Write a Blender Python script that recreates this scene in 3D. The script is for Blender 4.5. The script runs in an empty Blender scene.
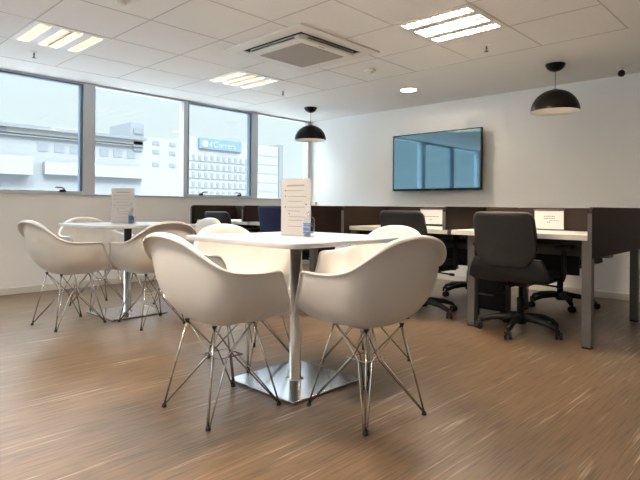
import bpy, bmesh, math, random
from mathutils import Vector, Matrix, Euler
random.seed(7)
SC = bpy.context.scene
COL = SC.collection
PI = math.pi

# ------------------------------------------------------------------ materials
def lin(c):
    return tuple(((v/255)/12.92 if v/255 <= .04045 else ((v/255+.055)/1.055)**2.4) for v in c)

def mat(name, rgb, rough=.5, metal=0., spec=.5, emit=None, estr=0., noise=None, bump=None, coat=0., ior=None):
    m = bpy.data.materials.new(name); m.use_nodes = True
    nt = m.node_tree; b = nt.nodes['Principled BSDF']
    c = lin(rgb)
    b.inputs['Base Color'].default_value = (*c, 1)
    b.inputs['Roughness'].default_value = rough
    b.inputs['Metallic'].default_value = metal
    b.inputs['Specular IOR Level'].default_value = spec
    b.inputs['Coat Weight'].default_value = coat
    if ior: b.inputs['IOR'].default_value = ior
    if emit:
        b.inputs['Emission Color'].default_value = (*lin(emit), 1)
        b.inputs['Emission Strength'].default_value = estr
    if noise or bump:
        tc = nt.nodes.new('ShaderNodeTexCoord')
        n = nt.nodes.new('ShaderNodeTexNoise'); n.inputs['Scale'].default_value = (noise or bump)[0]
        n.inputs['Detail'].default_value = 4
        nt.links.new(tc.outputs['Object'], n.inputs['Vector'])
        if noise:
            mx = nt.nodes.new('ShaderNodeMix'); mx.data_type = 'RGBA'
            k = noise[1]
            mx.inputs['A'].default_value = (*[v*(1-k) for v in c], 1)
            mx.inputs['B'].default_value = (*[min(1, v*(1+k)) for v in c], 1)
            nt.links.new(n.outputs['Fac'], mx.inputs['Factor'])
            nt.links.new(mx.outputs['Result'], b.inputs['Base Color'])
        if bump:
            bp = nt.nodes.new('ShaderNodeBump'); bp.inputs['Strength'].default_value = bump[1]
            bp.inputs['Distance'].default_value = .002
            nt.links.new(n.outputs['Fac'], bp.inputs['Height'])
            nt.links.new(bp.outputs['Normal'], b.inputs['Normal'])
    return m

def glass_mat(name, tint=(1, 1, 1), rough=.0, ior=1.5, gloss=1.0):
    m = bpy.data.materials.new(name); m.use_nodes = True
    nt = m.node_tree; nt.nodes.clear()
    out = nt.nodes.new('ShaderNodeOutputMaterial'); mix = nt.nodes.new('ShaderNodeMixShader')
    tr = nt.nodes.new('ShaderNodeBsdfTransparent'); gl = nt.nodes.new('ShaderNodeBsdfGlossy')
    fr = nt.nodes.new('ShaderNodeFresnel'); geo = nt.nodes.new('ShaderNodeNewGeometry'); mr = nt.nodes.new('ShaderNodeMapRange')
    mr.inputs['To Min'].default_value = ior; mr.inputs['To Max'].default_value = 1/ior     # both faces of a thin sheet reflect alike
    nt.links.new(geo.outputs['Backfacing'], mr.inputs['Value']); nt.links.new(mr.outputs['Result'], fr.inputs['IOR'])
    tr.inputs['Color'].default_value = (*tint, 1); gl.inputs['Roughness'].default_value = rough
    gl.inputs['Color'].default_value = (gloss, gloss, gloss, 1)
    nt.links.new(fr.outputs['Fac'], mix.inputs['Fac']); nt.links.new(tr.outputs[0], mix.inputs[1])
    nt.links.new(gl.outputs[0], mix.inputs[2]); nt.links.new(mix.outputs[0], out.inputs['Surface'])
    return m

def floor_mat():
    m = bpy.data.materials.new('wood_plank_vinyl'); m.use_nodes = True
    nt = m.node_tree; L = nt.links; N = nt.nodes; b = N['Principled BSDF']
    tc = N.new('ShaderNodeTexCoord')
    def mapping(sx, sy, rz=0):
        mp = N.new('ShaderNodeMapping'); mp.inputs['Scale'].default_value = (sx, sy, 1); mp.inputs['Rotation'].default_value = (0, 0, rz)
        L.new(tc.outputs['Object'], mp.inputs['Vector']); return mp
    # planks run along Y
    br = N.new('ShaderNodeTexBrick'); mp = mapping(1, 1, PI/2)
    br.inputs['Scale'].default_value = 1; br.inputs['Brick Width'].default_value = 1.22; br.inputs['Row Height'].default_value = .18
    br.inputs['Mortar Size'].default_value = .0012; br.inputs['Mortar Smooth'].default_value = .3
    br.inputs['Color1'].default_value = (0, 0, 0, 1); br.inputs['Color2'].default_value = (1, 1, 1, 1); br.offset = .37
    L.new(mp.outputs[0], br.inputs['Vector'])
    base = N.new('ShaderNodeValToRGB')
    e = base.color_ramp.elements; e[0].position = 0; e[0].color = (*lin((93, 74, 56)), 1); e[1].position = 1; e[1].color = (*lin((127, 101, 75)), 1)
    # broad grain shade mixes with plank tone
    n1 = N.new('ShaderNodeTexNoise'); n1.inputs['Scale'].default_value = 1; n1.inputs['Detail'].default_value = 5; L.new(mapping(14, 1.1).outputs[0], n1.inputs['Vector'])
    add = N.new('ShaderNodeMix'); add.data_type = 'FLOAT'; add.inputs['Factor'].default_value = .72
    sep = N.new('ShaderNodeSeparateColor'); L.new(br.outputs['Color'], sep.inputs[0])
    L.new(sep.outputs[0], add.inputs['A']); L.new(n1.outputs['Fac'], add.inputs['B']); L.new(add.outputs['Result'], base.inputs['Fac'])
    # pale limed streaks, with some window glints painted in as colour
    n2 = N.new('ShaderNodeTexNoise'); n2.inputs['Scale'].default_value = 1; n2.inputs['Detail'].default_value = 3; n2.inputs['Roughness'].default_value = .6
    L.new(mapping(62, 1.9, math.radians(2)).outputs[0], n2.inputs['Vector'])
    r2 = N.new('ShaderNodeValToRGB'); r2.color_ramp.elements[0].position = .57; r2.color_ramp.elements[1].position = .70
    L.new(n2.outputs['Fac'], r2.inputs['Fac'])
    n3 = N.new('ShaderNodeTexNoise'); n3.inputs['Scale'].default_value = 1; n3.inputs['Detail'].default_value = 2; L.new(mapping(5, .9).outputs[0], n3.inputs['Vector'])
    r3 = N.new('ShaderNodeValToRGB'); r3.color_ramp.elements[0].position = .38; r3.color_ramp.elements[1].position = .66; L.new(n3.outputs['Fac'], r3.inputs['Fac'])
    ml = N.new('ShaderNodeMath'); ml.operation = 'MULTIPLY'; L.new(r2.outputs[0], ml.inputs[0]); L.new(r3.outputs[0], ml.inputs[1])
    ms = N.new('ShaderNodeMath'); ms.operation = 'MULTIPLY'; ms.inputs[1].default_value = .8; L.new(ml.outputs[0], ms.inputs[0])
    mx = N.new('ShaderNodeMix'); mx.data_type = 'RGBA'; mx.inputs['B'].default_value = (*lin((206, 188, 165)), 1)
    L.new(base.outputs[0], mx.inputs['A']); L.new(ms.outputs[0], mx.inputs['Factor'])
    # dark fine pores
    n4 = N.new('ShaderNodeTexNoise'); n4.inputs['Scale'].default_value = 1; n4.inputs['Detail'].default_value = 2; L.new(mapping(120, 4).outputs[0], n4.inputs['Vector'])
    r4 = N.new('ShaderNodeValToRGB'); r4.color_ramp.elements[0].position = .35; r4.color_ramp.elements[0].color = (.55, .53, .51, 1); r4.color_ramp.elements[1].position = .5
    L.new(n4.outputs['Fac'], r4.inputs['Fac'])
    mm = N.new('ShaderNodeMix'); mm.data_type = 'RGBA'; mm.blend_type = 'MULTIPLY'; mm.inputs['Factor'].default_value = 1
    L.new(mx.outputs['Result'], mm.inputs['A']); L.new(r4.outputs[0], mm.inputs['B'])
    mj = N.new('ShaderNodeMix'); mj.data_type = 'RGBA'; mj.inputs['B'].default_value = (*lin((84, 64, 48)), 1)
    mo = N.new('ShaderNodeMath'); mo.operation = 'MULTIPLY'; mo.inputs[1].default_value = .5; L.new(br.outputs['Fac'], mo.inputs[0])
    L.new(mo.outputs[0], mj.inputs['Factor']); L.new(mm.outputs['Result'], mj.inputs['A'])
    L.new(mj.outputs['Result'], b.inputs['Base Color'])
    b.inputs['Roughness'].default_value = .34; b.inputs['Specular IOR Level'].default_value = .5
    bp = N.new('ShaderNodeBump'); bp.inputs['Strength'].default_value = .25; bp.inputs['Distance'].default_value = .001
    L.new(n2.outputs['Fac'], bp.inputs['Height']); L.new(bp.outputs['Normal'], b.inputs['Normal'])
    return m

M = dict(
    floor=floor_mat(),
    wall=mat('white_wall_paint', (244, 241, 237), .75, noise=(3, .012), bump=(180, .05)),
    ceil=mat('mineral_ceiling_tile', (236, 231, 225), .9, noise=(2, .012), bump=(240, .12)),
    grid=mat('ceiling_tile_joint', (202, 193, 181), .7),
    skirt=mat('white_skirting', (228, 220, 208), .5),
    alu=mat('grey_aluminium', (204, 208, 212), .45, .2),
    sash=mat('dark_grey_aluminium', (112, 128, 146), .45, .3),
    glass=glass_mat('window_glass', (.97, .985, .99), 0, 1.35),
    black=mat('black_plastic', (13, 12, 13), .5, 0., .35),
    blackm=mat('satin_black_metal', (8, 7, 8), .28, .0, .2),
    fabric=mat('black_upholstery', (11, 10, 11), .85, noise=(300, .25), bump=(500, .4)),
    mesh=mat('charcoal_back_fabric', (27, 24, 23), .8, noise=(260, .2), bump=(420, .4)),
    navy=mat('navy_upholstery', (18, 30, 72), .8, noise=(260, .15), bump=(420, .3)),
    rim=mat('dark_grey_plastic_rim', (66, 64, 63), .45),
    shell=mat('warm_white_polypropylene', (212, 206, 199), .42, noise=(4, .01)),
    chrome=mat('polished_chrome', (212, 209, 205), .24, 1.0),
    wire=mat('chrome_wire', (190, 184, 176), .18, 1.0),
    steel=mat('mirror_steel_plate', (222, 223, 226), .17, 1.0),
    rubber=mat('black_rubber', (18, 17, 17), .7),
    white=mat('white_laminate', (196, 195, 197), .28),
    wenge=mat('dark_brown_laminate', (36, 24, 18), .6, 0., .2, noise=(8, .15)),
    edge=mat('grey_screen_edging', (92, 85, 79), .5),
    deskwhite=mat('white_desk_laminate', (214, 208, 198), .4),
    leggrey=mat('grey_powder_coated_steel', (94, 90, 87), .5, .1),
    paper=mat('white_paper', (216, 210, 205), .6),
    ink=mat('grey_print', (112, 105, 101), .8),
    inkpale=mat('pale_print', (168, 160, 152), .8),
    acrylic=glass_mat('clear_acrylic', (.96, .96, .96), .02, 1.3),
    clear=glass_mat('clear_plastic', (.90, .93, .95), .05, 1.35),
    labelblue=mat('blue_bottle_label', (92, 122, 170), .5),
    liquid=glass_mat('clear_gel', (.86, .92, .97), .05, 1.25),
    acwhite=mat('off_white_plastic', (226, 219, 208), .5),
    acgrille=mat('grey_filter_grille', (186, 177, 166), .7),
    dark=mat('painted_slot_shade', (14, 13, 13), .8),
    lum=mat('white_enamel', (228, 222, 214), .45),
    blade=mat('louvre_aluminium', (128, 112, 96), .5, .2),
    tube=mat('lamp_glow', (255, 240, 220), .5, emit=(255, 243, 225), estr=156.0),
    tubedim=mat('dimmed_lamp_glow', (255, 240, 220), .5, emit=(255, 243, 226), estr=13.0),
    down=mat('downlight_glow', (255, 244, 228), .5, emit=(255, 240, 220), estr=40.0),
    bulb=mat('bulb_glow', (255, 236, 205), .5, emit=(255, 226, 180), estr=3.0),
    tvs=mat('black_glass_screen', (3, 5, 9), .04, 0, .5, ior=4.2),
    brass=mat('grey_sensor_metal', (112, 104, 98), .4, .7),
    facade=mat('pale_concrete_facade', (132, 131, 129), .8, noise=(.25, .05)),
    facade2=mat('pale_blue_cladding', (126, 127, 128), .7, noise=(.2, .05)),
    fwin=mat('facade_window_glass', (112, 116, 119), .4),
    fdark=mat('grey_facade_band', (104, 107, 109), .7),
    signblue=mat('sky_blue_sign_panel', (90, 112, 124), .6),
    signwhite=mat('white_sign_letter', (145, 149, 152), .6),
    street=mat('pale_concrete_paving', (140, 142, 145), .9, noise=(1, .1)),
)

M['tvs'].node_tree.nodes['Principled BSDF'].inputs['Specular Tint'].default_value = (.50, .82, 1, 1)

# ------------------------------------------------------------------ mesh helpers
class MB:
    def __init__(s): s.bm = bmesh.new(); s.mi = 0
    def _tag(s, faces, smooth=False):
        for f in faces: f.material_index = s.mi; f.smooth = smooth
    def box(s, x0, x1, y0, y1, z0, z1, bev=0., seg=2, mtx=None):
        b = s.bm
        vs = [b.verts.new((x, y, z)) for x in (x0, x1) for y in (y0, y1) for z in (z0, z1)]
        q = [(0, 1, 3, 2), (4, 6, 7, 5), (0, 4, 5, 1), (2, 3, 7, 6), (0, 2, 6, 4), (1, 5, 7, 3)]
        fs = [b.faces.new([vs[i] for i in f]) for f in q]
        s._tag(fs)
        if bev:
            es = set(e for f in fs for e in f.edges)
            r = bmesh.ops.bevel(b, geom=list(es), offset=bev, segments=seg, affect='EDGES', profile=.5)
            s._tag(r['faces'], True)
            vs = list(set(v for f in list(r['faces'])+[f for f in fs if f.is_valid] for v in f.verts))
        if mtx: bmesh.ops.transform(b, matrix=mtx, verts=vs)
        return s
    def tube(s, pts, r, n=8, cap=True, closed=False):
        b = s.bm; pts = [Vector(p) for p in pts]; rings = []
        rr = r if isinstance(r, (list, tuple)) else [r]*len(pts)
        m = len(pts); prev = None
        for i, p in enumerate(pts):
            if closed: t = (pts[(i+1) % m]-pts[i-1]).normalized()
            else: t = (pts[min(i+1, m-1)]-pts[max(i-1, 0)]).normalized()
            if prev is None:
                a = Vector((0, 0, 1)) if abs(t.z) < .9 else Vector((1, 0, 0))
                u = t.cross(a).normalized()
            else:
                u = (prev-t*prev.dot(t)).normalized()
            prev = u; v = t.cross(u)
            rings.append([b.verts.new(p+(u*math.cos(2*PI*k/n)+v*math.sin(2*PI*k/n))*rr[i]) for k in range(n)])
        fs = []
        for i in range(m if closed else m-1):
            A, B = rings[i], rings[(i+1) % m]
            for k in range(n): fs.append(b.faces.new((A[k], A[(k+1) % n], B[(k+1) % n], B[k])))
        s._tag(fs, True)
        if cap and not closed:
            c = [b.faces.new(list(reversed(rings[0]))), b.faces.new(rings[-1])]; s._tag(c)
        return s
    def lathe(s, prof, cx=0, cy=0, n=32, mtx=None):
        b = s.bm; rings = []; allv = []
        for r, z in prof:
            if r < 1e-6: ring = [b.verts.new((cx, cy, z))]
            else: ring = [b.verts.new((cx+r*math.cos(2*PI*k/n), cy+r*math.sin(2*PI*k/n), z)) for k in range(n)]
            rings.append(ring); allv += ring
        fs = []
        for A, B in zip(rings, rings[1:]):
            for k in range(n):
                a0, a1 = A[k % len(A)], A[(k+1) % len(A)]; b0, b1 = B[k % len(B)], B[(k+1) % len(B)]
                vs = []
                for v in (a0, a1, b1, b0):
                    if v not in vs: vs.append(v)
                if len(vs) > 2: fs.append(b.faces.new(vs))
        s._tag(fs, True)
        if mtx: bmesh.ops.transform(b, matrix=mtx, verts=allv)
        return s
    def prism(s, poly, z0, z1, smooth=False, mtx=None):
        b = s.bm
        lo = [b.verts.new((x, y, z0)) for x, y in poly]; hi = [b.verts.new((x, y, z1)) for x, y in poly]
        n = len(poly); fs = [b.faces.new(list(reversed(lo))), b.faces.new(hi)]; s._tag(fs)
        sd = [b.faces.new((lo[i], lo[(i+1) % n], hi[(i+1) % n], hi[i])) for i in range(n)]; s._tag(sd, smooth)
        if mtx: bmesh.ops.transform(b, matrix=mtx, verts=lo+hi)
        return s
    def build(s, name, mats, parent=None, loc=None, rz=0., bevel=0., sharp=35):
        bmesh.ops.recalc_face_normals(s.bm, faces=s.bm.faces)
        me = bpy.data.meshes.new(name); s.bm.to_mesh(me); s.bm.free()
        for m in (mats if isinstance(mats, (list, tuple)) else [mats]): me.materials.append(m)
        o = bpy.data.objects.new(name, me); COL.objects.link(o)
        if parent: o.parent = parent
        if loc is not None: o.location = loc
        o.rotation_euler.z = rz
        if bevel:
            md = o.modifiers.new('edge_softening', 'BEVEL'); md.width = bevel; md.segments = 2; md.limit_method = 'ANGLE'; md.angle_limit = math.radians(40)
        return o

def rrect(x0, x1, y0, y1, r, n=6):
    pts = []
    for cx, cy, a in ((x1-r, y1-r, 0), (x0+r, y1-r, PI/2), (x0+r, y0+r, PI), (x1-r, y0+r, 1.5*PI)):
        for k in range(n+1): pts.append((cx+r*math.cos(a+k/n*PI/2), cy+r*math.sin(a+k/n*PI/2)))
    return pts
XZ = Matrix.Rotation(PI/2, 4, 'X')       # prism drawn in (x,z), extruded along -y
def xz(y): return Matrix.Translation((0, y, 0)) @ XZ
YZ = Matrix(((0, 0, 1, 0), (1, 0, 0, 0), (0, 1, 0, 0), (0, 0, 0, 1)))   # (y,z) drawn, extruded along x

def empty(name, loc=(0, 0, 0), rz=0.):
    o = bpy.data.objects.new(name, None); COL.objects.link(o); o.location = loc; o.rotation_euler.z = rz
    o.empty_display_size = .1; return o
def tag(o, label=None, cat=None, group=None, kind=None):
    if label: o['label'] = label
    if cat: o['category'] = cat
    if group: o['group'] = group
    if kind: o['kind'] = kind
    return o
def children(o): return [c for c in bpy.data.objects if c.parent == o]
def copy_tree(o, parent=None):
    c = o.copy(); COL.objects.link(c); c.parent = parent
    for ch in children(o): copy_tree(ch, c)
    return c
def struct(o): o['kind'] = 'structure'; return o

# ------------------------------------------------------------------ room constants (metres)
XW, YW, H = -5.878, 5.879, 2.249          # window wall, screen wall, ceiling
XR, YF = 1.6, -1.9                          # right wall, wall behind the camera
GX = [-5.39, -4.768, -4.146, -3.524, -2.903, -2.298, -1.68, -1.055]
GY = [-1.13, -.52, .09, .70, 1.30, 1.875, 2.49, 3.15, 3.745, 4.375]
LIGHTS = [(1, 4), (1, 7), (5, 7), (5, 4), (1, 1), (5, 1)]   # grid cell (ix,iy); last three added out of view to brighten the room

# ------------------------------------------------------------------ shell
struct(MB().box(XW-.2, XR+.2, YF-.2, YW+.2, -.2, 0).build('floor', M['floor']))
w = MB().box(XW-.08, XR+.2, YW, YW+.2, 0, H+.3)
struct(w.build('wall_back', M['wall']))
struct(MB().box(XR, XR+.2, YF, YW, 0, H+.3).build('wall_right', M['wall']))
w = MB().box(XW-.08, XR+.2, YF-.08, YF, 0, .85).box(XW-.08, XR+.2, YF-.08, YF, 2.15, H+.3)
w.box(XW-.08, -4.9, YF-.08, YF, .85, 2.15).box(1.2, XR+.2, YF-.08, YF, .85, 2.15)
struct(w.build('wall_front', M['wall']))
for n_, (xa, xb) in enumerate(((-4.9, -1.85), (-1.85, 1.2))):  # unseen windows behind the viewer, added to light the room
    wr = struct(empty('window_%d' % (n_+7), ((xa+xb)/2, YF-.04, .85))); q_ = (xb-xa)/2
    fr_ = MB().box(-q_, q_, -.03, .03, 0, .05).box(-q_, q_, -.03, .03, 1.25, 1.30).box(-q_, -q_+.05, -.03, .03, .05, 1.25).box(q_-.05, q_, -.03, .03, .05, 1.25)
    struct(fr_.build('window_frame', M['alu'], wr)); struct(MB().box(-q_+.05, q_-.05, -.004, .004, .05, 1.25).build('window_pane', M['glass'], wr))
SILL = 1.012
w = MB().box(XW-.08, XW, YF, YW, 0, SILL).box(XW-.08, XW, YF, YW, H-.008, H+.3).box(XW-.08, XW, 5.805, YW, SILL, H-.008).box(XW-.08, XW, YF, -1.23, SILL, H-.008)
struct(w.build('wall_left', M['wall']))
# ceiling: tile field with openings for the recessed luminaires, slab above
xs = [XW]+GX+[XR]; ys = [YF]+GY+[YW]
lit = set((GX[i], GY[j]) for i, j in LIGHTS)
c = MB()
for i in range(len(xs)-1):
    for j in range(len(ys)-1):
        if (xs[i], ys[j]) in lit: continue
        c.box(xs[i], xs[i+1], ys[j], ys[j+1], H, H+.02)
c.box(XW-.08, XR+.2, YF-.2, YW+.2, H+.16, H+.3)
struct(c.build('ceiling', M['ceil']))
g = MB()
for x in GX: g.box(x-.0055, x+.0055, YF, GY[-1]+.0055, H-.0015, H+.001)
for y in GY: g.box(XW if y > 4 else GX[0], GX[-1], y-.0055, y+.0055, H-.0015, H+.001)
struct(g.build('trim_1', M['grid']))
struct(MB().box(XW, XR, YW-.014, YW, 0, .068).build('baseboard_back', M['skirt'], bevel=.003))
struct(MB().box(XW, XW+.014, YF, YW-.014, 0, .068).build('baseboard_left', M['skirt'], bevel=.003))
struct(MB().box(XW, XW+.16, YW-.05, YW, .93, .985).build('trim_2', M['skirt'], bevel=.003))

# windows: fixed and top-hung ones alternate
def window(n, y0, y1, opens, ml, mr):
    """y0..y1 glass; ml/mr: end of the mullion to the far side"""
    root = struct(empty('window_%d' % n, (XW-.03, (y0+y1)/2, SILL)))
    oy = (y0+y1)/2; z0 = 0; z1 = H-.008-SILL
    def B(m, a, b, za, zb, x0=-.035, x1=.05): return m.box(x0, x1, a-oy, b-oy, za, zb)
    f = MB()
    if opens:
        gb = .044; s = .03
        B(f, y0, y1, 0, .012); B(f, y0, y1, z1-.012, z1)
        struct(f.build('window_frame', M['alu'], root, bevel=.002))
        sh = MB()
        B(sh, y0, y0+s, gb, z1-.03, -.02, .042); B(sh, y1-s, y1, gb, z1-.03, -.02, .042)
        struct(sh.build('window_sash', M['sash'], root, bevel=.003))
        sh = MB(); B(sh, y0, y1, .012, gb, -.02, .042); struct(sh.build('window_rail', M['alu'], root, bevel=.003))
        sh = MB(); B(sh, y0, y1, z1-.03, z1-.012, -.02, .042); struct(sh.build('window_rail', M['sash'], root, bevel=.003))
    else:
        gb = .014
        B(f, y0, y1, 0, gb); B(f, y0, y1, z1-.016, z1)
        struct(f.build('window_frame', M['alu'], root, bevel=.002))
    p = MB(); B(p, y0, y1, gb, z1-.02, -.004, .004)
    struct(p.build('window_pane', M['glass'], root))
    m = MB(); B(m, y1, mr, 0, z1, -.05, .058)
    struct(m.build('window_mullion', M['alu'], root, bevel=.004))
    if opens:
        for yy in (y0+.21, y1-.21):
            hd = MB(); q = 1 if yy > oy else -1
            hd.box(.036, .058, yy-oy-.03, yy-oy+.03, .03, .056, .004)
            hd.tube([(.058, yy-oy+q*.01, .045), (.075, yy-oy+q*.005, .062), (.08, yy-oy-q*.02, .075), (.08, yy-oy-q*.085, .078)], [.008, .008, .0075, .006], 8)
            struct(hd.build('window_handle', M['black'], root))
    return root
window(1, 1.235, 2.336, True, 0, 2.465)
window(2, 2.465, 3.584, False, 0, 3.642)
window(3, 3.642, 4.681, True, 0, 4.79)
window(4, 4.79, 5.800, False, 0, 5.806)
window(5, .06, 1.175, False, 0, 1.235)  # this and the next carry the row on out of view, added for brightness
window(6, -1.23, -.07, True, 0, .06)

# ------------------------------------------------------------------ recessed luminaires
def make_luminaire(tube='tube'):
    r = empty('ceiling_light')
    a = .3; f = MB()
    strips = [(-.255, -.165), (-.085, .085), (.165, .255)]
    edges = [-a]+[v for s in strips for v in s]+[a]
    for k in range(0, len(edges), 2): f.box(-.305, .305, edges[k]-(.003 if k == 0 else 0), edges[k+1]+(.003 if k == 6 else 0), -.006, .004)
    for s in strips:
        f.box(-.305, -.265, s[0], s[1], -.006, .004); f.box(.265, .305, s[0], s[1], -.006, .004)
        f.box(-.265, .265, s[0]-.004, s[0], .004, .07); f.box(-.265, .265, s[1], s[1]+.004, .004, .07)
        f.box(-.269, -.265, s[0], s[1], .004, .07); f.box(.265, .269, s[0], s[1], .004, .07)
    f.box(-.31, .31, -.31, .31, .07, .08)
    f.build('frame', M['lum'], r)
    for s in strips:
        l = MB(); n = 12
        for k in range(n):
            x = -.265+.53*(k+.5)/n
            l.box(x-.008, x+.008, s[0], s[1], -.004, .008)
        if s[1]-s[0] > .12: l.box(-.265, .265, -.010, .010, -.004, .008)
        l.build('louvre', M['blade'], r)
        t = MB()
        for yy in ([(s[0]+s[1])/2] if s[1]-s[0] < .12 else [-.045, .045]):
            t.tube([(-.26, yy, .026), (.26, yy, .026)], .0125, 10)
        t.build('lamp_tube', M[tube], r)
    return r
LL = ['square louvred ceiling light set by the window at far left of the ceiling',
      'square louvred ceiling light between the air conditioner and the windows',
      'square louvred ceiling light nearest the dome pendant on the right',
      'unseen added square louvred ceiling light above and before the near table',
      'unseen added square louvred ceiling light by the windows level with the viewer',
      'unseen added square louvred ceiling light over the viewer']
lp = make_luminaire(); lpw = make_luminaire('tubedim'); used = set()
for k, (i, j) in enumerate(LIGHTS):
    src = lpw if i == 1 else lp          # lamps along the windows are set weak to keep that side darker
    o = src if src not in used else copy_tree(src); used.add(src)
    o.location = ((GX[i]+GX[i+1])/2, (GY[j]+GY[j+1])/2, H); o.rotation_euler.z = 0
    sx = (GX[i+1]-GX[i]-.006)/.61; sy = (GY[j+1]-GY[j]-.006)/.606; o.scale = (sx, sy, 1)
    tag(o, LL[k], 'ceiling light', 'recessed louvred ceiling lights')

# downlight
r = tag(empty('downlight', (-3.42, 5.0, H)), 'small round lit downlight in the ceiling before the television', 'downlight')
MB().lathe([(.085, -.001), (.087, -.006), (.105, -.004), (.108, 0), (.085, 0)], n=36).build('trim_ring', M['lum'], r)
MB().lathe([(0, -.0035), (.085, -.0035), (.085, -.001), (0, -.001)], n=36).build('lamp_disc', M['down'], r)

# ------------------------------------------------------------------ cassette air conditioner
r = tag(empty('air_conditioner', (-3.235, 3.125, H)), 'square off white cassette air conditioner with grey grille set in the ceiling', 'air conditioner')
f = MB(); a = .475; i_ = .36
for x0, x1, y0, y1 in ((-a, a, -a, -i_), (-a, a, i_, a), (-a, -i_, -i_, i_), (i_, a, -i_, i_)): f.box(x0, x1, y0, y1, -.016, 0)
f.build('outer_panel', M['acwhite'], r, bevel=.006)
MB().box(-i_, i_, -i_, i_, -.006, -.001).build('air_slot', M['dark'], r)  # flat dark plate; its colour stands for the shade inside the slots
p = MB(); p.prism(rrect(-.325, .325, -.325, .325, .045), -.05, -.004)
p.build('inner_panel', M['acwhite'], r, bevel=.010)
for k in range(4):
    fl = MB(); fl.box(-.26, .26, -.348, -.334, -.036, -.030, mtx=Matrix.Rotation(k*PI/2, 4, 'Z'))
    fl.build('air_flap', M['rim'], r)
gr = MB(); gr.box(-.252, .252, -.252, .252, -.054, -.049)
for k in range(31):
    y = -.246+.492*k/30; gr.box(-.25, .25, y-.003, y+.003, -.057, -.054)
gr.build('grille', M['acgrille'], r)
lg = MB(); lg.box(.29, .296, -.10, -.03, -.0512, -.0498)
lg.build('maker_mark', M['ink'], r)

# ------------------------------------------------------------------ ceiling fittings
def sprinkler():
    r = empty('sprinkler')
    MB().lathe([(0, .003), (.026, .003), (.026, 0), (.024, -.006), (.008, -.008), (0, -.008)], n=20).build('escutcheon', M['lum'], r)
    MB().lathe([(.007, -.008), (.007, -.028), (.004, -.032), (.004, -.05), (0, -.05)], n=12).build('nozzle', M['brass'], r)
    b = MB(); b.tube([(.007, 0, -.022), (.014, 0, -.036), (.003, 0, -.052)], .0025, 6).tube([(-.007, 0, -.022), (-.014, 0, -.036), (-.003, 0, -.052)], .0025, 6)
    b.lathe([(0, -.05), (.017, -.05), (.017, -.053), (0, -.053)], n=16)
    b.build('deflector', M['brass'], r); return r
sp = sprinkler()
for k, (x, y, lb) in enumerate([(-5.025, 1.572, 'small metal ceiling sprinkler above the leftmost window'), (-4.523, 4.07, 'small metal ceiling sprinkler between air conditioner and far pendant'),
                                (-2.012, 4.06, 'small metal ceiling sprinkler beside the right louvred light')]):
    o = sp if k == 0 else copy_tree(sp); o.location = (x, y, H); tag(o, lb, 'sprinkler', 'ceiling sprinklers')
def detector():
    r = empty('smoke_detector')
    MB().lathe([(0, 0), (.055, 0), (.055, -.014), (.048, -.018), (0, -.018)], n=28).build('base_plate', M['lum'], r)
    MB().lathe([(.034, -.018), (.032, -.030), (.024, -.036), (0, -.037)], n=24).build('sensor_cap', M['acwhite'], r)
    return r
sd = detector()
for k, (x, y, lb) in enumerate([(-3.209, 4.027, 'white smoke detector on the ceiling beyond the air conditioner'), (-3.31, 1.56, 'white smoke detector at the top edge over the far table')]):
    o = sd if k == 0 else copy_tree(sd); o.location = (x, y, H); tag(o, lb, 'smoke detector', 'smoke detectors')
r = tag(empty('ceiling_camera', (-1.36, 5.50, H)), 'small black ball camera on white ceiling plate near the right edge', 'camera')
MB().lathe([(0, 0), (.06, 0), (.06, -.012), (.03, -.016), (0, -.016)], n=24).build('mount_plate', M['lum'], r)
cb = MB(); cb.tube([(0, 0, -.014), (0, -.005, -.045)], .012, 10); cb.build('stalk', M['lum'], r)
cb = MB(); cb.lathe([(0, .032), (.02, .026), (.031, .008), (.031, -.008), (.02, -.026), (0, -.032)], n=20, mtx=Matrix.Translation((-.01, -.02, -.072)) @ Matrix.Rotation(math.radians(40), 4, 'X'))
cb.build('lens_ball', M['black'], r)

# pendants
def pendant():
    r = empty('pendant_lamp')
    MB().lathe([(0, 0), (.088, 0), (.086, -.012), (.072, -.040), (.045, -.060), (.012, -.070), (0, -.070)], n=36).build('ceiling_canopy', M['blackm'], r)
    MB().tube([(0, 0, -.069), (0, 0, -.236)], .0028, 6).build('cord', M['leggrey'], r)
    out = []; R = .214; hh = .205; zt = -.236
    for k in range(15):
        t = k/14*PI/2; out.append((max(R*math.sin(t), .016 if k == 0 else 0), zt-hh*(1-math.cos(t))))
    d = MB(); d.lathe([(0, zt+.004), (.022, zt+.004)]+[(max(a, .022), b) for a, b in out[1:]], n=48)
    d.build('shade', M['blackm'], r)
    inn = [(R-.001, zt-hh)]+[((R-.006)*math.sin(k/14*PI/2), zt-.006-(hh-.006)*(1-math.cos(k/14*PI/2))) for k in range(14, -1, -1)]
    MB().lathe(inn, n=48).build('shade_lining', M['white'], r)
    MB().lathe([(0, zt-.02), (.018, zt-.03), (.020, zt-.065), (.034, zt-.10), (.036, zt-.12), (.022, zt-.145), (0, zt-.15)], n=20).build('bulb', M['bulb'], r)
    return r
pd = pendant()
for k, (x, y, lb) in enumerate([(-1.805, 5.02, 'large black dome pendant lamp hanging right of the television'), (-5.02, 5.02, 'black dome pendant lamp hanging in the corner by the windows')]):
    o = pd if k == 0 else copy_tree(pd); o.location = (x, y, H); tag(o, lb, 'pendant lamp', 'black dome pendants')

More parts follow.
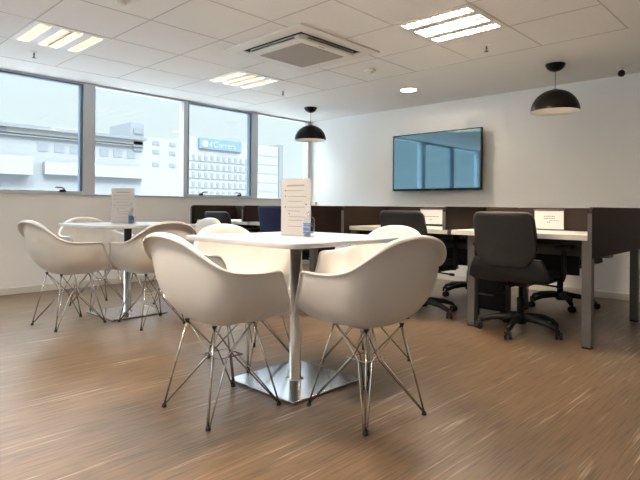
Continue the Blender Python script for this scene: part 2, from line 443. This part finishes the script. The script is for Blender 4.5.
# ------------------------------------------------------------------ television
r = tag(empty('television', (-3.54, YW-.12, 1.125)), 'large flat black television mounted on the white wall', 'television')
hw, ht = .635, .738
b = MB(); b.box(-hw, hw, 0, .035, 0, ht, .004); b.build('back_casing', M['black'], r)
fr = MB()
for x0, x1, z0, z1 in ((-hw, hw, 0, .026), (-hw, hw, ht-.010, ht), (-hw, -hw+.010, .026, ht-.01), (hw-.010, hw, .026, ht-.01)): fr.box(x0, x1, -.012, 0, z0, z1)
fr.build('bezel', M['black'], r, bevel=.002)
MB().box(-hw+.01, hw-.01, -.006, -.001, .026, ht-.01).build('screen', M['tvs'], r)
MB().box(-.028, .028, -.0135, -.012, .009, .018).build('maker_mark', M['edge'], r)
b = MB(); b.box(-.25, .25, .096, .118, .22, .52).box(-.05, .05, .03, .10, .28, .46); b.build('wall_mount', M['black'], r, bevel=.003)

# ------------------------------------------------------------------ cafe tables
def make_table():
    r = empty('cafe_table'); a = .42
    MB().prism(rrect(-a, a, -a, a, .06, 8), .727, .750, True).build('tabletop', M['white'], r, bevel=.004)
    MB().box(-.14, .14, -.14, .14, .719, .727).build('top_plate', M['leggrey'], r)
    MB().lathe([(0, .010), (.045, .010), (.045, .018), (.031, .022), (.031, .719), (0, .719)], n=36).build('column', M['chrome'], r)
    MB().box(-.242, .242, -.242, .242, .004, .016).build('base_plate', M['steel'], r, bevel=.003)
    MB().box(-.236, .236, -.236, .236, 0, .004).build('base_pad', M['rubber'], r)
    return r
t1 = make_table(); t1.location = (-1.965, 1.868, 0)
tag(t1, 'near square white cafe table on a mirror steel base', 'table', 'square cafe tables')
t2 = copy_tree(t1); t2.location = (-4.205, 2.05, 0)
tag(t2, 'far square white cafe table nearest the windows', 'table', 'square cafe tables')

# ------------------------------------------------------------------ moulded armchairs on wire legs
def catmull(P, per):
    out = []
    for i in range(len(P)-1):
        p0, p1, p2, p3 = [Vector(P[max(0, min(len(P)-1, i+k))]) for k in (-1, 0, 1, 2)]
        if i == 0: p0 = Vector((-P[1][0], P[1][1], P[1][2]))
        if i == len(P)-2: p3 = Vector((-P[-2][0], P[-2][1], P[-2][2]))
        for k in range(per):
            t = k/per
            out.append(.5*((2*p1)+(p2-p0)*t+(2*p0-5*p1+4*p2-p3)*t*t+(3*p1-p0-3*p2+p3)*t**3))
    out.append(Vector(P[-1])); return out

def shell_bm():
    # rim of the right half from the middle of the back to the middle of the front; chair faces +y
    half = [(0, -.330, .786), (.085, -.326, .780), (.165, -.306, .756), (.232, -.260, .702), (.278, -.196, .650), (.302, -.112, .631), (.308, -.01, .627),
            (.306, .045, .628), (.300, .092, .622), (.284, .122, .580), (.272, .160, .510), (.240, .210, .450), (.150, .240, .424), (0, .250, .418)]
    hp = catmull(half, 5)
    rim = hp+[Vector((-p.x, p.y, p.z)) for p in reversed(hp[1:-1])]
    O = Vector((0, -.015, .383)); n = len(rim)
    rows = []; N = 16
    for k, p in enumerate(rim):
        col = []; q = Vector((p.x, p.y, 0))-Vector((O.x, O.y, 0)); L = q.length; d = q/L
        hgt = p.z-O.z; fl = .020+.032*max(0, min(1, (hgt-.25)/.13))*(1 if p.y < 0 else 0)      # rolled lip, widest on the back
        wall = min(1, hgt/.2)
        Lb = L-fl; hb = hgt+.004
        for i in range(1, N+1):
            th = i/N*PI/2
            ex = 2/(2.45)
            u = math.sin(th)**ex; v = 1-math.cos(th)**ex
            # blend to a flatter ramp on the low front
            u = u*wall+(i/N)*(1-wall); v = v*wall+((i/N)**3)*(1-wall)
            # sides lean outwards
            lean = .10*wall*v
            rr = Lb*u*(1-.10*wall)+Lb*lean
            col.append(Vector((O.x+d.x*rr, O.y+d.y*rr, O.z+hb*v)))
        for e, (fo, dz) in enumerate(((.45, .0035), (.8, .001), (1.0, -.006-.010*max(0, min(1, (hgt-.25)/.13))))):
            col.append(Vector((O.x+d.x*(Lb+fl*fo), O.y+d.y*(Lb+fl*fo), O.z+hb+dz-(.03*fo if hgt < .1 else 0)*fo)))
        rows.append(col)
    # smooth around the rim so that corners flow
    for _ in range(2):
        new = []
        for k in range(n):
            A, B, C_ = rows[k-1], rows[k], rows[(k+1) % n]
            new.append([A[i]*.25+B[i]*.5+C_[i]*.25 for i in range(len(B))])
        rows = new
    bm = bmesh.new(); c = bm.verts.new(O)
    V = [[bm.verts.new(p) for p in col] for col in rows]
    for k in range(n):
        A, B = V[k], V[(k+1) % n]
        bm.faces.new((c, A[0], B[0]))
        for i in range(len(A)-1): bm.faces.new((A[i], A[i+1], B[i+1], B[i]))
    for f in bm.faces: f.smooth = True
    return bm

def make_armchair():
    r = empty('armchair')
    m = MB(); m.bm.free(); m.bm = shell_bm()
    s = m.build('seat_shell', M['shell'], r)
    sm = s.modifiers.new('shell_thickness', 'SOLIDIFY'); sm.thickness = .007; sm.offset = -1
    ss = s.modifiers.new('smoothing', 'SUBSURF'); ss.levels = 1; ss.render_levels = 1
    w = .0036
    tops = {}; hubs = {}
    for sx in (-1, 1):
        for sy in (-1, 1):
            tops[sx, sy] = Vector((sx*.105, sy*.105-.012, .389))
    zc = .235
    for sx in (-1, 1):
        for sy in (-1, 1):
            l = MB(); F = Vector((sx*.172, sy*.190, .012)); T = tops[sx, sy]
            l.tube([F, T], w+.0006, 8)
            # two struts climb from the foot to the cross brace and on to the neighbouring mounts
            for tx, ty, hx, hy in ((-sx, sy, sx*.020, sy*.062), (sx, -sy, sx*.062, sy*.020)):
                h = Vector((hx, hy, zc)); T2 = tops[tx, ty]
                off = Vector((sx*-.006, sy*.004, 0)) if tx != sx else Vector((sx*.004, sy*-.006, 0))
                l.tube([F+off, h, Vector(((h.x+T2.x)/2*1.0, (h.y+T2.y)/2, (zc+T2.z)/2)), T2], w, 7)
            lg = l.build('leg', M['wire'], r)
            MB().lathe([(0, 0), (.011, 0), (.011, .007), (.007, .016), (0, .016)], F.x, F.y, 14).build('foot_cap', M['rubber'], lg)
    b = MB(); b.tube([(.062, .062, zc), (-.062, .062, zc), (-.062, -.062, zc), (.062, -.062, zc)], .0045, 7, closed=True)
    b.build('cross_brace', M['wire'], r)
    for sx in (-1, 1):
        for sy in (-1, 1):
            T = tops[sx, sy]
            MB().lathe([(0, T.z-.006), (.007, T.z-.006), (.009, T.z), (.012, T.z+.006), (0, T.z+.006)], T.x, T.y, 14).build('shock_mount', M['rubber'], r)
    return r

ac = make_armchair()
G1, G2 = 'moulded armchairs round the near table', 'moulded armchairs round the far table'
ARM = [(-1.952, 1.402, 0, 'warm white moulded armchair in front of the near table, on its left', G1),
       (-1.463, 1.823, 81, 'warm white moulded armchair in front of the near table, on its right', G1),
       (-1.925, 2.400, 180, 'warm white moulded armchair behind the near table beside the black office chairs', G1),
       (-2.440, 1.960, -90, 'warm white moulded armchair behind the near table on its left, its back to the windows', G1),
       (-4.125, 1.550, 8, 'warm white moulded armchair farthest left, before the far table', G2),
       (-3.730, 2.015, 88, 'warm white moulded armchair between the two tables, its back to the near one', G2),
       (-4.690, 2.020, -86, 'warm white moulded armchair behind the far table, backed by the window wall', G2),
       (-4.250, 2.600, 180, 'warm white moulded armchair behind the far table, bluish white back before the black partition', G2)]
for k, (x, y, a, lb, gp) in enumerate(ARM):
    o = ac if k == 0 else copy_tree(ac)
    o.location = (x, y, 0); o.rotation_euler.z = math.radians(a); tag(o, lb, 'armchair', gp)

# ------------------------------------------------------------------ table cards and bottles
def make_card():
    r = empty('menu_card'); w_, h_ = .104, .298
    MB().box(-w_-.002, w_+.002, -.0035, -.0022, .004, h_, .0).box(-w_-.002, w_+.002, .0022, .0035, .004, h_).box(-w_-.002, w_+.002, -.035, .035, 0, .004).build('acrylic_holder', M['acrylic'], r)
    MB().box(-w_, w_, -.0018, .0018, .005, h_-.001).build('printed_sheet', M['paper'], r)
    p = MB()
    def line(x0, x1, z, t=.0028): p.box(x0, x1, -.0024, -.0018, z-t, z+t)
    line(-.062, .062, .262, .004)
    for z, a_, b_ in ((.236, -.07, .06), (.205, -.055, .075), (.18, -.055, .05), (.15, -.055, .07), (.13, -.055, .03), (.10, -.05, .07), (.082, -.05, .05), (.05, -.055, .045)):
        line(a_, b_, z, .0018)
    p.build('pale_text_lines', M['inkpale'], r)
    q = MB()
    for x, z in ((-.073, .236), (-.073, .207), (-.073, .15), (-.045, .115), (.075, .165)):
        q.box(x-.004, x+.004, -.0025, -.0018, z-.004, z+.004)
    q.build('printed_symbols', M['ink'], r)
    return r
mc = make_card(); mc.location = (-1.975, 1.872, .750); mc.rotation_euler.z = math.radians(3)
tag(mc, 'tall white printed card in a clear holder on the near table', 'menu card', 'table cards')
m2 = copy_tree(mc); m2.location = (-4.26, 2.03, .750); m2.rotation_euler.z = math.radians(34)
tag(m2, 'tall white printed card on the far table, in front of the window', 'menu card', 'table cards')

def make_bottle():
    r = empty('sanitiser_bottle')
    MB().lathe([(0, 0), (.026, 0), (.029, .004), (.029, .082), (.024, .098), (.012, .106), (.0115, .114), (0, .114)], n=28).build('bottle_body', M['clear'], r)
    MB().lathe([(0, .003), (.0265, .003), (.0265, .070), (0, .070)], n=24).build('gel', M['liquid'], r)
    lb = MB()
    n = 18
    for z0, z1, a0, a1 in ((.022, .028, 0, n), (.034, .050, 1, n-5), (.056, .062, 0, n-2), (.066, .072, 4, n-3)):
        vs = []
        for k in range(a0, a1+1):
            a = -PI*1.05+k/n*PI*1.1
            vs.append([lb.bm.verts.new((.0296*math.cos(a), .0296*math.sin(a), z)) for z in (z0, z1)])
        lb._tag([lb.bm.faces.new((vs[i][0], vs[i+1][0], vs[i+1][1], vs[i][1])) for i in range(len(vs)-1)], True)
    lb.build('label_print', M['labelblue'], r)
    MB().lathe([(.0135, .110), (.0145, .112), (.0145, .128), (.012, .132), (0, .132)], n=20).build('flip_cap', M['clear'], r)
    return r
bt = make_bottle(); bt.location = (-1.842, 1.838, .750)
tag(bt, 'small clear bottle with blue print beside the card on the near table', 'bottle', 'clear table bottles')
b2 = copy_tree(bt); b2.location = (-4.165, 2.065, .750)
tag(b2, 'small clear bottle with blue print beside the card on the far table', 'bottle', 'clear table bottles')

# ------------------------------------------------------------------ bench desks
DY0, DYC, DY1 = 3.53, 4.20, 4.87
PZ0, PZ1 = .59, .915
def bench(xr, xl, label, end_left_round=True):
    r = empty('bench_desk', ((xr+xl)/2, DYC, 0)); ox = (xr+xl)/2
    tag(r, label, 'desk', 'dark partitioned bench desks')
    n = 2; W = (xr-xl)/n; X = lambda x: x-ox
    Yf = DY0-DYC; Yb = DY1-DYC
    for k in range(n):
        a, b_ = xl+k*W, xl+(k+1)*W
        for s in (-1, 1):
            m = MB(); y0, y1 = (Yf+.075, -.02) if s < 0 else (.02, Yb-.075)
            m.box(X(a)+.014, X(b_)-.014, y0, y1, .700, .735); m.build('desktop', M['deskwhite'], r, bevel=.002)
        m = MB(); m.box(X(a)+.014, X(b_)-.014, -.012, .012, .738, PZ1-.004); m.build('centre_screen', M['wenge'], r, bevel=.002)
        m = MB(); m.box(X(a)+(.27 if k == 0 else .03), X(b_)-(.27 if k == n-1 else .03), -.010, .010, .40, .695); m.build('modesty_panel', M['black'], r, bevel=.002)
        m = MB(); m.box(X(a)+.03, X(b_)-.03, -.16, -.04, .56, .58).box(X(a)+.03, X(b_)-.03, -.165, -.16, .56, .64); m.build('cable_tray', M['leggrey'], r, bevel=.002)
        for yy in (Yf+.20, Yb-.20):
            m = MB(); m.box(X(a)+.03, X(b_)-.03, yy-.02, yy+.02, .66, .70); m.build('support_rail', M['black'], r)
    for k in range(n+1):
        x = xl+k*W
        end = k in (0, n)
        z0 = PZ0 if end else .735
        R = .04
        poly = [(Yf, z0)]+[(Yf+R*(1-math.cos(t)), PZ1-R*(1-math.sin(t))) for t in [i/6*PI/2 for i in range(7)]]+[(Yb-R*(1-math.sin(t)), PZ1-R*(1-math.cos(t))) for t in [i/6*PI/2 for i in range(7)]]+[(Yb, z0)]
        if k == n and not end_left_round: pass
        m = MB(); m.prism(poly, X(x)-.012, X(x)+.012, mtx=YZ)
        m.build('end_screen' if end else 'divider_screen', M['wenge'], r, bevel=.002)
        m = MB(); m.box(X(x)-.0125, X(x)+.0125, Yf-.004, Yf, z0, PZ1-R); m.build('screen_edging', M['edge'], r)
        # legs
        lx = X(x)+(.045 if k == 0 else (-.045 if k == n else 0))
        if end:
            for yy in (Yf+.12, Yb-.05):
                m = MB(); m.box(lx-.03, lx+.03, yy-.03, yy+.03, .012, .70); lg = m.build('leg', M['leggrey'], r, bevel=.003)
                MB().box(lx-.027, lx+.027, yy-.027, yy+.027, 0, .012).build('foot_pad', M['rubber'], lg)
        else:
            lx += .14
            for yy in (Yf+.19, Yb-.19):
                m = MB(); m.box(lx-.03, lx+.03, yy-.03, yy+.03, .012, .70); lg = m.build('leg', M['leggrey'], r, bevel=.003)
                MB().box(lx-.027, lx+.027, yy-.027, yy+.027, 0, .012).build('foot_pad', M['rubber'], lg)
    return r
bench(-1.052, -3.11, 'dark brown partitioned bench desk under the television, nearest the right')
bench(-3.545, -5.585, 'black partitioned bench desk in the corner under the windows')

def sign(x0, x1, z0, z1, label, rows):
    r = tag(empty('paper_sign', ((x0+x1)/2, DYC-.014, z0)), label, 'sign', 'paper notices on the desk screens')
    w_ = (x1-x0)/2; h_ = z1-z0
    MB().box(-w_, w_, -.0015, .0015, 0, h_).build('sheet', M['paper'], r)
    MB().box(-w_-.002, w_+.002, -.005, .0015, h_-.001, h_+.011).build('hanging_clip', M['edge'], r)
    p = MB()
    for a, b_, z, t in rows:
        x = a
        while x < b_:
            l = random.uniform(.006, .02); p.box(x*w_, min(b_, x+l/w_)*w_, -.0021, -.0015, z*h_-t, z*h_+t); x += l/w_+.004/w_
    p.build('printed_words', M['ink'], r)
sign(-1.655, -1.433, .745, .888, 'white printed notice on the right desk bay screen', [(-.35, .4, .70, .0035), (-.35, .4, .58, .0035), (.05, .7, .47, .0022), (-.15, .1, .38, .0035)])
sign(-2.718, -2.488, .755, .888, 'white printed notice on the second desk bay screen, under the television', [(-.72, .72, .52, .003), (-.08, .08, .30, .005)])

# ------------------------------------------------------------------ office chairs
def make_office(bmat, rim, top=.872, seat=.46):
    r = empty('office_chair')
    dz = seat-.46
    m = MB()
    for k in range(5):
        a = math.radians(-86+72*k); d = Vector((math.cos(a), math.sin(a), 0)); n_ = Vector((-d.y, d.x, 0))
        m.tube([(0, 0, .105), tuple(d*.09+Vector((0, 0, .108))), tuple(d*.20+Vector((0, 0, .095))), tuple(d*.285+Vector((0, 0, .068)))], [.030, .026, .021, .017], 10)
    m.lathe([(0, .06), (.035, .06), (.045, .085), (.042, .13), (.03, .14), (0, .14)], n=20)
    m.build('star_base', M['black'], r)
    for k in range(5):
        a = math.radians(-86+72*k); d = Vector((math.cos(a), math.sin(a), 0)); t = random.uniform(0, 6.28); ax = Vector((math.cos(t), math.sin(t), 0))
        c_ = d*.297
        cs = MB()
        for q in (-1, 1):
            p0 = c_+ax*(q*.008)+Vector((0, 0, .026)); p1 = c_+ax*(q*.024)+Vector((0, 0, .026))
            cs.tube([p0, p1], .026, 16)
        cs.tube([c_+Vector((0, 0, .03)), c_+Vector((0, 0, .066))], .009, 8)
        cs.build('caster', M['rubber'], r)
    MB().lathe([(0, .10), (.027, .10), (.027, .25), (.016, .252), (.016, .36+dz), (0, .36+dz)], n=20).build('gas_lift', M['black'], r)
    m = MB(); m.box(-.09, .09, -.13, .10, .345+dz, .385+dz, .012); m.tube([(.08, 0, .365+dz), (.25, 0, .355+dz)], .007, 8).tube([(.25, 0, .355+dz), (.29, 0, .353+dz)], .012, 8)
    m.build('tilt_mechanism', M['black'], r)
    # seat: rounded cushion over a pan
    m = MB(); m.prism(rrect(-.245, .245, -.235, .235, .09), .385+dz, .405+dz, True); m.build('seat_pan', M['black'], r, bevel=.006)
    m = MB(); m.prism(rrect(-.25, .25, -.24, .24, .10), .405+dz, .465+dz, True); m.build('seat_cushion', M['fabric'], r, bevel=.022)
    # backrest panel (drawn in x,z), gently curved in plan and profile
    def back(poly, y_in, th, z_ref, name, mt, parent, bev):
        q = MB(); b = q.bm
        # fan grid: scale outline inwards in rings so that the panel can curve
        cx = 0; cz = sum(p[1] for p in poly)/len(poly)
        def yy(x, z): return y_in+.55*x*x-.10*(z-z_ref)-.18*(z-z_ref)**2*(1 if z > z_ref else 0)
        F, Bk = [], []
        for s_ in (1, .8, .5, .2):
            F.append([b.verts.new((p[0]*s_, yy(p[0]*s_, cz+(p[1]-cz)*s_), cz+(p[1]-cz)*s_)) for p in poly])
            Bk.append([b.verts.new((p[0]*s_, yy(p[0]*s_, cz+(p[1]-cz)*s_)-th, cz+(p[1]-cz)*s_)) for p in poly])
        n_ = len(poly)
        for S in (F, Bk):
            for A, C_ in zip(S, S[1:]):
                q._tag([b.faces.new((A[i], A[(i+1) % n_], C_[(i+1) % n_], C_[i])) for i in range(n_)], True)
            q._tag([b.faces.new(S[-1])], True)
        q._tag([b.faces.new((F[0][i], F[0][(i+1) % n_], Bk[0][(i+1) % n_], Bk[0][i])) for i in range(n_)], True)
        return q.build(name, mt, parent, bevel=bev)
    zb = .50+dz
    P = []
    for (cx, cz, rr, a0, a1) in ((.175, top-.055, .055, 0, 90), (-.175, top-.055, .055, 90, 180)):
        for k in range(7): a = math.radians(a0+(a1-a0)*k/6); P.append((cx+rr*math.cos(a), cz+rr*math.sin(a)))
    P += [(-.238, top-.22), (-.240, zb+.12), (-.225, zb+.08), (-.17, zb+.012), (-.13, zb), (.13, zb), (.17, zb+.012), (.225, zb+.08), (.240, zb+.12), (.238, top-.22)]
    P = [(p[0]*.90, p[1]) for p in P]
    bk = back(P, -.305, .026, zb, 'backrest', bmat, r, .008)
    # rim piping along the upper edge
    rp = MB(); pts = []
    for p in P[:14]:
        x, z = p; pts.append((x*1.005, -.305+.55*x*x-.10*(z-zb)-.18*(z-zb)**2-.013, z+.002))
    pts = [(.213, -.305+.55*.213**2-.10*.18-.012, top-.17)]+pts+[(-.213, -.305+.55*.213**2-.10*.18-.012, top-.17)]
    rp.tube(pts, .007, 8).build('backrest_rim', rim, bk)
    # lower back shell sweeping under the seat
    LS = [(-.29, .415+dz), (-.275, .48+dz), (-.235, .56+dz), (.235, .56+dz), (.275, .48+dz), (.29, .415+dz), (.24, .395+dz), (-.24, .395+dz)]
    back(LS, -.275, .022, .40+dz, 'lumbar_shell', M['black'], r, .008)
    m = MB(); m.tube([(0, -.10, .365+dz), (0, -.20, .37+dz), (0, -.26, .43+dz), (0, -.27, .54+dz)], [.022, .024, .022, .018], 10); m.build('back_bracket', M['black'], r)
    for s in (-1, 1):
        m = MB(); m.tube([(s*.22, .02, .40+dz), (s*.285, .02, .405+dz), (s*.295, .015, .45+dz), (s*.295, 0, .62)], [.016, .018, .018, .016], 10)
        am = m.build('armrest', M['black'], r)
        m = MB(); m.prism(rrect(s*.295-.04, s*.295+.04, -.11, .13, .03), .62, .645, True); m.build('arm_pad', M['black'], am, bevel=.006)
    return r
GO = 'office chairs at the bench desks'
ocA = make_office(M['mesh'], M['rim']); ocA.location = (-1.600, 3.80, 0); ocA.rotation_euler.z = math.radians(3)
tag(ocA, 'charcoal backed black office chair in front of the right desk bay', 'office chair', GO)
def oc(x, y, a, label, src=ocA):
    o = copy_tree(src); o.location = (x, y, 0); o.rotation_euler.z = math.radians(a); tag(o, label, 'office chair', GO); return o
oc(-2.475, 3.86, 2, 'black office chair showing just behind the near right armchair, in the second desk bay')
oc(-1.76, 5.06, 178, 'black office chair on the far side of the right desk bay, beyond the grey leg')
oc(-2.66, 5.02, 190, 'black office chair on the far side, seen low beyond the second bay chair')
ocE = make_office(M['mesh'], M['rim'], .835, .44); ocE.location = (-5.03, 3.84, 0); ocE.rotation_euler.z = math.radians(6)
tag(ocE, 'low black office chair at the corner bench, leftmost of the office chairs', 'office chair', GO)
ocF = make_office(M['navy'], M['edge'], .905); ocF.location = (-4.02, 3.83, 0)
tag(ocF, 'navy blue backed office chair behind the near table card', 'office chair', GO)

# drawer pedestal under the right bench
r = tag(empty('drawer_pedestal', (-2.16, 4.11, 0)), 'low black drawer pedestal under the right bench desk beside its middle leg', 'pedestal')
MB().box(0, .32, -.045, .07, .07, .385).build('cabinet', M['black'], r, bevel=.003)
for k in range(2):
    d = MB().box(.004, .316, -.06, -.046, .075+k*.155, .075+k*.155+.150).build('drawer', M['blackm'], r, bevel=.003)
    MB().box(.09, .23, -.066, -.06, .075+k*.155+.115, .075+k*.155+.125).build('handle', M['rim'], d)
for x in (.03, .29):
    for y in (-.02, .045): MB().lathe([(0, 0), (.025, 0), (.025, .045), (.012, .07), (0, .07)], x, y, 14).build('caster', M['rubber'], r)

# ------------------------------------------------------------------ outside
GZ = -7.0
struct(MB().box(-190, 60, -120, 190, GZ-.3, GZ).build('ground', M['street']))  # unseen; kept pale and spread under the room to bounce daylight in
# long low office building across the street (facade at x=-64)
r = tag(empty('office_building', (-64, 5, GZ)), 'long pale low building with a flat roof band outside the left windows', 'building', 'buildings outside the windows')
Z = lambda z: z-GZ
def bx(m, x0, x1, y0, y1, z0, z1): return m.box(x0+64, x1+64, y0-5, y1-5, Z(z0), Z(z1))
m = MB(); bx(m, -80, -64, -40, 33, GZ, 8.8); m.build('main_block', M['facade2'], r)
m = MB(); bx(m, -80.5, -63.3, -40.5, 33.4, 9.35, 9.75); m.build('roof_slab', M['fdark'], r)
m = MB(); bx(m, -80, -63.8, -40, 17.5, 8.8, 9.35); bx(m, -80, -63.8, 17.5, 33, 8.8, 9.35); m.build('roof_band', M['facade'], r)
m = MB(); bx(m, -63.8, -63.7, 14, 17.3, 8.85, 9.3); m.build('dark_opening', M['fdark'], r)
m = MB(); bx(m, -64, -63.6, -40, 33, 8.5, 8.62); m.build('ledge', M['fdark'], r)
m = MB(); bx(m, -64, -62.6, -40, 19.6, 4.2, 6.2); m.build('projecting_bay', M['facade'], r)
m = MB(); bx(m, -64, -63.2, 21, 33, 4.4, 5.8); m.build('projecting_bay', M['facade'], r)
m = MB(); bx(m, -70, -63.9, 31.4, 33.2, 9.75, 11.6); m.build('rooftop_room', M['fwin'], r)
m = MB(); bx(m, -63.9, -63.8, 31.8, 33.1, 10.2, 10.8); bx(m, -63.9, -63.8, 31.8, 33.1, 8.0, 9.2); m.build('rooftop_window', M['fdark'], r)
for k in range(7):
    m = MB(); y = 20.5+k*1.75; bx(m, -64, -63.95, y, y+1.1, 7.0, 7.9); m.build('window', M['fwin'], r)
# taller block with the blue sign (facade at x=-135)
XB = -135.
r = tag(empty('office_tower', (XB, 90, GZ)), 'pale office block with rows of small windows and a blue rooftop sign', 'building', 'buildings outside the windows')
def by(m, x0, x1, y0, y1, z0, z1): return m.box(x0-XB, x1-XB, y0-90, y1-90, Z(z0), Z(z1))
m = MB(); by(m, XB-20, XB, 46, 108.5, GZ, 20.0); m.build('main_block', M['facade'], r)
m = MB(); by(m, XB-18, XB, 84, 108.5, 20.0, 21.6); m.build('rooftop_storey', M['facade'], r)
for k, z in enumerate((4.2, 7.0, 9.8, 12.4, 15.0)):
    for j in range(10):
        y = 85.5+j*2.2
        m = MB(); by(m, XB, XB+.12, y, y+.95, z, z+1.25); m.build('window', M['fwin'], r)
    m = MB(); by(m, XB, XB+.15, 84, 108, z-.55, z-.40); m.build('floor_ledge', M['fdark'], r)
for k, z in enumerate((12.0, 15.5, 18.0)):
    for j in range(6):
        y = 52+j*5.2
        m = MB(); by(m, XB, XB+.12, y, y+2.0, z, z+1.1); m.build('window', M['fwin'], r)
sg = MB(); by(sg, XB+.1, XB+.7, 87.6, 103.2, 18.3, 21.5); sg = sg.build('sign_panel', M['signblue'], r)
lgm = MB(); lgm.prism([(math.cos(a)*1.05, math.sin(a)*1.05) for a in [k/24*2*PI for k in range(24)]], 0, .1, mtx=Matrix.Translation((.75, 89.5-90, Z(19.75))) @ YZ)
lgm.build('sign_emblem', M['signwhite'], r)
def letters(txt, y, z, size, mt):
    cu = bpy.data.curves.new('sign_lettering', 'FONT'); cu.body = txt; cu.size = size; cu.extrude = .04; cu.materials.append(mt)
    o = bpy.data.objects.new('sign_lettering', cu); COL.objects.link(o); o.parent = r
    dg = bpy.context.evaluated_depsgraph_get()
    me = bpy.data.meshes.new_from_object(o.evaluated_get(dg)); bpy.data.objects.remove(o)
    o = bpy.data.objects.new('sign_lettering', me); COL.objects.link(o); o.parent = r
    o.rotation_euler = (PI/2, 0, PI/2); o.location = (.78, y-90, Z(z)); return o
letters('d', 90.9, 18.95, 2.3, M['signwhite'])
letters('Correra', 92.4, 18.95, 2.55, M['signwhite'])
# slim block further right
r = tag(empty('office_tower', (XB, 115, GZ)), 'pale block with a grey corner pier outside the window nearest the corner', 'building', 'buildings outside the windows')
m = MB(); m.box(-20, 0, -5.4, 4.6, 0, Z(21.4)); m.build('main_block', M['facade'], r)
m = MB(); m.box(-20, .4, 4.6, 6.4, 0, Z(22.3)); m.build('corner_pier', M['fdark'], r)
for z in (6, 9, 12, 15, 18):
    m = MB(); m.box(0, .12, -4.6, 4.0, Z(z), Z(z+1.0)); m.build('window_band', M['facade2'], r)

# ------------------------------------------------------------------ light
W = bpy.data.worlds.new('sky'); SC.world = W; W.use_nodes = True
wn = W.node_tree; bg = wn.nodes['Background']
tc = wn.nodes.new('ShaderNodeTexCoord'); sx = wn.nodes.new('ShaderNodeSeparateXYZ'); rp = wn.nodes.new('ShaderNodeValToRGB')
wn.links.new(tc.outputs['Generated'], sx.inputs[0]); wn.links.new(sx.outputs['Z'], rp.inputs['Fac'])
# overcast sky: pale haze low down, far brighter overhead
el = rp.color_ramp.elements
el[0].position = 0; el[0].color = (.258, .295, .300, 1)
el[1].position = .30; el[1].color = (.245, .295, .305, 1)
e2 = el.new(.62); e2.color = (3.2, 3.7, 4.05, 1)
wn.links.new(rp.outputs['Color'], bg.inputs['Color']); bg.inputs['Strength'].default_value = 1.0
sl = bpy.data.lights.new('sun', 'SUN'); sl.energy = .6; sl.angle = math.radians(3); sl.color = (1, .97, .92)
so = bpy.data.objects.new('sun', sl); COL.objects.link(so)
so.rotation_euler = Vector((-.75, .25, -.75)).to_track_quat('-Z', 'Y').to_euler()

# ------------------------------------------------------------------ camera
yaw, roll, f_px, hy = .7658, .0082, 523.53, 207.35
Fv = Vector((-math.sin(yaw), math.cos(yaw), 0)); Rv = Vector((math.cos(yaw), math.sin(yaw), 0)); Uv = Vector((0, 0, 1))
cxv = Rv*math.cos(roll)+Uv*math.sin(roll); cyv = -Rv*math.sin(roll)+Uv*math.cos(roll); czv = -Fv
mw = Matrix((cxv, cyv, czv)).transposed().to_4x4(); mw.translation = Vector((0, 0, .9))
cam = bpy.data.cameras.new('camera'); co = bpy.data.objects.new('camera', cam); COL.objects.link(co); co.matrix_world = mw
cam.sensor_fit = 'HORIZONTAL'; cam.sensor_width = 36; cam.lens = f_px/640*36; cam.shift_y = -(240-hy)/640; cam.clip_start = .05; cam.clip_end = 600
SC.camera = co

vs = SC.view_settings; vs.view_transform = 'Standard'; vs.look = 'None'; vs.exposure = 1.76; vs.gamma = 1; vs.use_curve_mapping = False
SC.cycles.use_denoising = True
